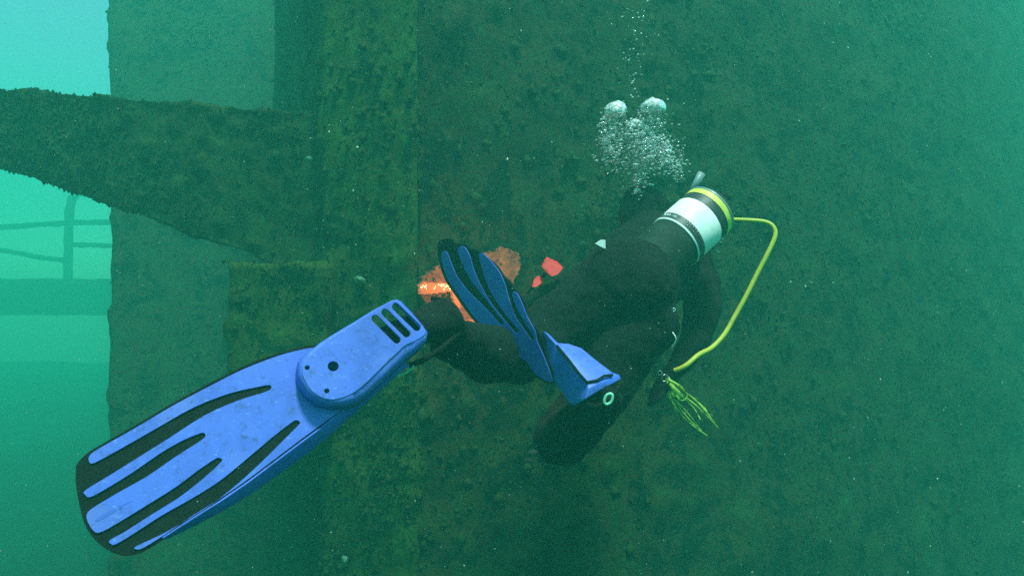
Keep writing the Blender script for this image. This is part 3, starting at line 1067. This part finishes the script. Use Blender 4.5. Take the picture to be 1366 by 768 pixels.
def wall_patch(name, loop, lift, th, m, seed):
    """irregular plate lying on the wall"""
    bm = bmesh.new()
    pts = catmull([(x, y, 0) for x, y in loop], 9, True)
    pts = [p + np.array((3.2 * math.sin(k * 1.7 + seed) * math.sin(k * 0.61), 3.0 * math.sin(k * 1.31 + 2) * math.sin(k * 0.83 + seed), 0)) * (1 if th > 0.007 else 0.3) for k, p in enumerate(pts)]
    vs_ = []
    for q in pts:
        vs_.append(bm.verts.new(on_wall(q[0] + random.uniform(-1, 1), q[1] + random.uniform(-1, 1), lift) - HB))
    es = [bm.edges.new((vs_[i], vs_[(i + 1) % len(vs_)])) for i in range(len(vs_))]
    bmesh.ops.triangle_fill(bm, use_beauty=True, edges=es)
    bmesh.ops.recalc_face_normals(bm, faces=bm.faces)
    r = bmesh.ops.extrude_face_region(bm, geom=list(bm.faces))
    for v in [g for g in r['geom'] if isinstance(g, bmesh.types.BMVert)]:
        v.co += Vector((0.01, -th, 0))
    return bm_obj(name, bm, m, patch, smooth=False)


wall_patch('scraped_plate', [(559, 374), (572, 362), (590, 350), (620, 344), (650, 336), (672, 332), (687, 338), (690, 356), (684, 374), (672, 390), (668, 420), (655, 440), (640, 444), (600, 430), (575, 420), (558, 392)], 0.03, 0.008, M_RUST, 1)
pl_ = patch.children[0]
growth(pl_, 'rust_flakes', M_RUST, 700, (0.002, 0.009), patch, 61, 0.2)
growth(pl_, 'encrusting_growth', M_GROW, 160, (0.004, 0.016), patch, 62, 0.3)
wall_patch('glowing_edge', [(559, 379), (570, 377), (606, 379), (630, 384), (628, 393), (604, 389), (575, 391), (560, 392)], 0.052, 0.006, M_HOT, 2)
wall_patch('glowing_drip', [(601, 388), (607, 388), (609, 400), (611, 409), (606, 407), (602, 398)], 0.060, 0.006, M_HOT, 3)
wall_patch('glowing_edge', [(605, 425), (640, 428), (650, 424), (652, 432), (640, 438), (612, 434)], 0.052, 0.006, M_HOT, 4)
for k in range(26):
    a = on_wall(random.choice([566, 584, 590, 595, 600, 603]) + random.gauss(0, 3), 382 + random.gauss(0, 2.5), 0.07)
    r_ = random.uniform(0.0008, 0.0022)
    bm = bmesh.new()
    bmesh.ops.create_icosphere(bm, subdivisions=1, radius=r_, matrix=Matrix.Translation(a - HB))
    bm_obj('spark', bm, M_SPARK, patch)
pl = bpy.data.lights.new('torch_flame_light', 'POINT')
pl.energy = 3.0
pl.color = (1.0, 0.20, 0.05)
pl.shadow_soft_size = 0.03
plo = bpy.data.objects.new('torch_flame_light', pl)
plo.location = on_wall(646, 378, 0.27)
COL.objects.link(plo)

# ------------------------------------------------------------------ pale sponges on the column
M_SPONGE = mat('pale_green_sponge', (0.05, 0.16, 0.09), 0.9, 0.5, 40, 0.6, 90)
for (x, y, rr, lab) in [(480, 373, 0.016, 'small pale green sponge on the column above the large fin'), (461, 746, 0.014, 'pale sponge at the foot of the column, left of a larger one'),
                        (511, 746, 0.018, 'pale green sponge at the bottom of the column near its corner'), (412, 212, 0.010, 'tiny pale sponge high on the tapering beam')]:
    bm = bmesh.new()
    bmesh.ops.create_icosphere(bm, subdivisions=3, radius=rr)
    o = bm_obj('sponge', bm, M_SPONGE)
    o.location = P(x, y, 3.06 + (0.0 if x > 440 else 0.1))
    displace(o, rr * 0.5, 1.1 / rr, 3, x)
    tag(o, lab, 'sponge', 'pale sponges on the steel')

# ------------------------------------------------------------------ bubbles
def bubble_material(name, white):
    m, t, b = nt(name)
    out = t.nodes['Material Output']
    gl = t.nodes.new('ShaderNodeBsdfGlass')
    gl.inputs['IOR'].default_value = 0.76
    gl.inputs['Roughness'].default_value = 0.08
    gl.inputs['Color'].default_value = (1, 1, 1, 1)
    b.inputs['Base Color'].default_value = (0.85, 0.88, 0.86, 1)
    b.inputs['Roughness'].default_value = 0.15
    co = t.nodes.new('ShaderNodeTexCoord')
    n = t.nodes.new('ShaderNodeTexNoise'); n.inputs['Scale'].default_value = 130
    t.links.new(co.outputs['Object'], n.inputs['Vector'])
    rp_ = t.nodes.new('ShaderNodeMapRange')
    rp_.inputs['From Min'].default_value = 0.35; rp_.inputs['From Max'].default_value = 0.65
    rp_.inputs['To Min'].default_value = white * 0.3; rp_.inputs['To Max'].default_value = white
    t.links.new(n.outputs['Fac'], rp_.inputs['Value'])
    mx = t.nodes.new('ShaderNodeMixShader')
    t.links.new(rp_.outputs[0], mx.inputs[0])
    t.links.new(gl.outputs[0], mx.inputs[1])
    t.links.new(b.outputs[0], mx.inputs[2])
    t.links.new(mx.outputs[0], out.inputs['Surface'])
    return m


M_BUB = bubble_material('air_bubble', 0.75)
M_BUB2 = bubble_material('fine_bubbles', 0.8)
BD = 2.75


def cap_bubble(px, py, rpx, label, seed):
    r = rpx / FPX * BD
    bm = bmesh.new()
    bmesh.ops.create_icosphere(bm, subdivisions=4, radius=r)
    for v in bm.verts:
        if v.co.z < -0.15 * r:
            v.co.z = -0.15 * r + (v.co.z + 0.15 * r) * 0.35
        v.co.z *= 0.95
    o = bm_obj('air_bubble', bm, M_BUB)
    o.location = P(px, py, BD)
    displace(o, r * 0.16, 0.9 / r, 3, seed)
    tag(o, label, 'bubble', 'large exhaled bubbles')


cap_bubble(871, 145, 16, 'largest domed air bubble at the top right of the bubble cloud', 3)
cap_bubble(822, 150, 14, 'domed air bubble at the top left of the bubble cloud', 7)
cap_bubble(848, 168, 9, 'small domed bubble low between the two largest bubbles', 9)
cap_bubble(850, 255, 5, 'bright lone bubble at the foot of the bubble cloud', 11)


def bubble_blob(name, centres, n, parent=None, m=None, r0=0.0011, r1=0.0048, power=4.0, depth=0.05, seed=31):
    rng = np.random.default_rng(seed)
    V, F = [], []
    bm0 = bmesh.new()
    bmesh.ops.create_icosphere(bm0, subdivisions=1, radius=1.0)
    bv = np.array([v.co for v in bm0.verts]); bf = np.array([[v.index for v in f.verts] for f in bm0.faces])
    bm0.free()
    w = np.array([c[4] for c in centres]); w = w / w.sum()
    for k in range(n):
        cx_, cy_, sx, sy, _ = centres[rng.choice(len(centres), p=w)]
        p = P(cx_ + rng.normal(0, sx), cy_ + rng.normal(0, sy), BD + rng.normal(0, depth))
        r = r0 + r1 * rng.random() ** power
        q = bv * r * (1 + 0.5 * rng.random(), 1, 0.45 + 0.3 * rng.random()) * (0.85 + 0.3 * rng.random((len(bv), 1)))
        F.append(bf + len(V) * len(bv))
        V.append(q + np.array(p))
    return mesh_obj(name, np.concatenate(V).tolist(), np.concatenate(F).tolist(), m or M_BUB2, parent)


M_MILK = bubble_material('milky_bubbles', 0.6)
cloud = bubble_blob('bubble_cloud', [(862, 195, 14, 16, 5), (848, 182, 14, 12, 2), (880, 205, 16, 14, 4), (900, 225, 9, 9, 1.6), (812, 185, 9, 18, 2.2), (820, 205, 9, 12, 1.2), (870, 165, 10, 8, 1.2), (856, 228, 10, 14, 1.4), (852, 250, 6, 5, .5), (840, 200, 20, 20, 1.5), (871, 152, 9, 7, 1.0), (822, 158, 8, 7, 0.9)], 4200)
bubble_blob('milky_bubbles', [(862, 195, 11, 14, 5), (848, 180, 10, 10, 2), (880, 205, 10, 9, 3), (812, 182, 6, 12, 2), (856, 228, 6, 10, 1)], 460, cloud, M_MILK, 0.003, 0.011, 2.0, 0.03, 5)['kind'] = 'stuff'
tag(cloud, 'dense cloud of fine exhaled bubbles rising above the tank', 'bubbles', kind='stuff')

bm = bmesh.new()
bmesh.ops.create_icosphere(bm, subdivisions=2, radius=1.0)
bme = bpy.data.meshes.new('rising_bubble')
bm.to_mesh(bme); bm.free()
bme.shade_smooth(); bme.materials.append(M_BUB2)
for k in range(75):
    t = random.random()
    y = 132 - 132 * t
    x = 848 + 6 * math.sin(y * 0.05) + random.gauss(0, 5 + 9 * t)
    o = bpy.data.objects.new('rising_bubble', bme)
    COL.objects.link(o)
    o.location = P(x, y, BD + random.gauss(0, 0.04))
    r = random.choice([0.0012, 0.0016, 0.002, 0.003, 0.0042])
    o.scale = (r, r, r * 0.8)
    tag(o, 'tiny bubble in the thin trail rising above the bubble cloud', 'bubble', 'tiny bubbles in the rising trail')
for k, (x, y) in enumerate([(965, 313), (963, 318), (961, 323), (958, 336), (956, 334), (964, 309)]):
    o = bpy.data.objects.new('rising_bubble', bme)
    COL.objects.link(o)
    o.location = P(x, y, 2.36)
    r = random.choice([0.003, 0.004, 0.005])
    o.scale = (r, r, r * 0.8)
    tag(o, 'tiny bubble beside the lower edge of the air tank', 'bubble', 'tiny bubbles beside the tank')

# ------------------------------------------------------------------ drifting specks
n = 900
cen = []
for k in range(n):
    d = random.uniform(0.7, 3.0)
    cen.append((P(random.uniform(-100, 1466), random.uniform(-60, 830), d), random.uniform(0.0006, 0.0016) * (0.4 + d * 0.35)))
cen = [(c, r) for c, r in cen if c.y < wall_y(c.x, c.z, 0.1) or c.x < -0.4]
V = np.concatenate([OCT_V * r * RNG.uniform(0.5, 1.4, (6, 1)) + np.array(c) for c, r in cen])
F = np.concatenate([OCT_F + 6 * i for i in range(len(cen))])
M_SNOW = mat('drifting_silt', (0.3, 0.32, 0.26), 0.9, 0.3)
snow = mesh_obj('drifting_specks', V.tolist(), F.tolist(), M_SNOW)
tag(snow, 'pale specks of silt drifting in the green water', 'silt', kind='stuff')

# ------------------------------------------------------------------ the green water itself
bm = bmesh.new()
bmesh.ops.create_cube(bm, size=1.0, matrix=Matrix.Translation((0, 0, 0.5)) @ Matrix.Diagonal((60, 60, 9.2, 1)))
hz = bm_obj('haze', bm, None, smooth=False)
mh = bpy.data.materials.new('green_water')
mh.use_nodes = True
t = mh.node_tree
t.nodes.remove(t.nodes['Principled BSDF'])
pv = t.nodes.new('ShaderNodeVolumePrincipled')
pv.inputs['Color'].default_value = (0.024, 0.213, 0.163, 1)
pv.inputs['Absorption Color'].default_value = (0.18, 0.74, 0.56, 1)
pv.inputs['Density'].default_value = 0.195
pv.inputs['Anisotropy'].default_value = 0.2
t.links.new(pv.outputs[0], t.nodes['Material Output'].inputs['Volume'])
hz.data.materials.append(mh)
tag(hz, 'green sea water that fills the whole scene', kind='stuff')
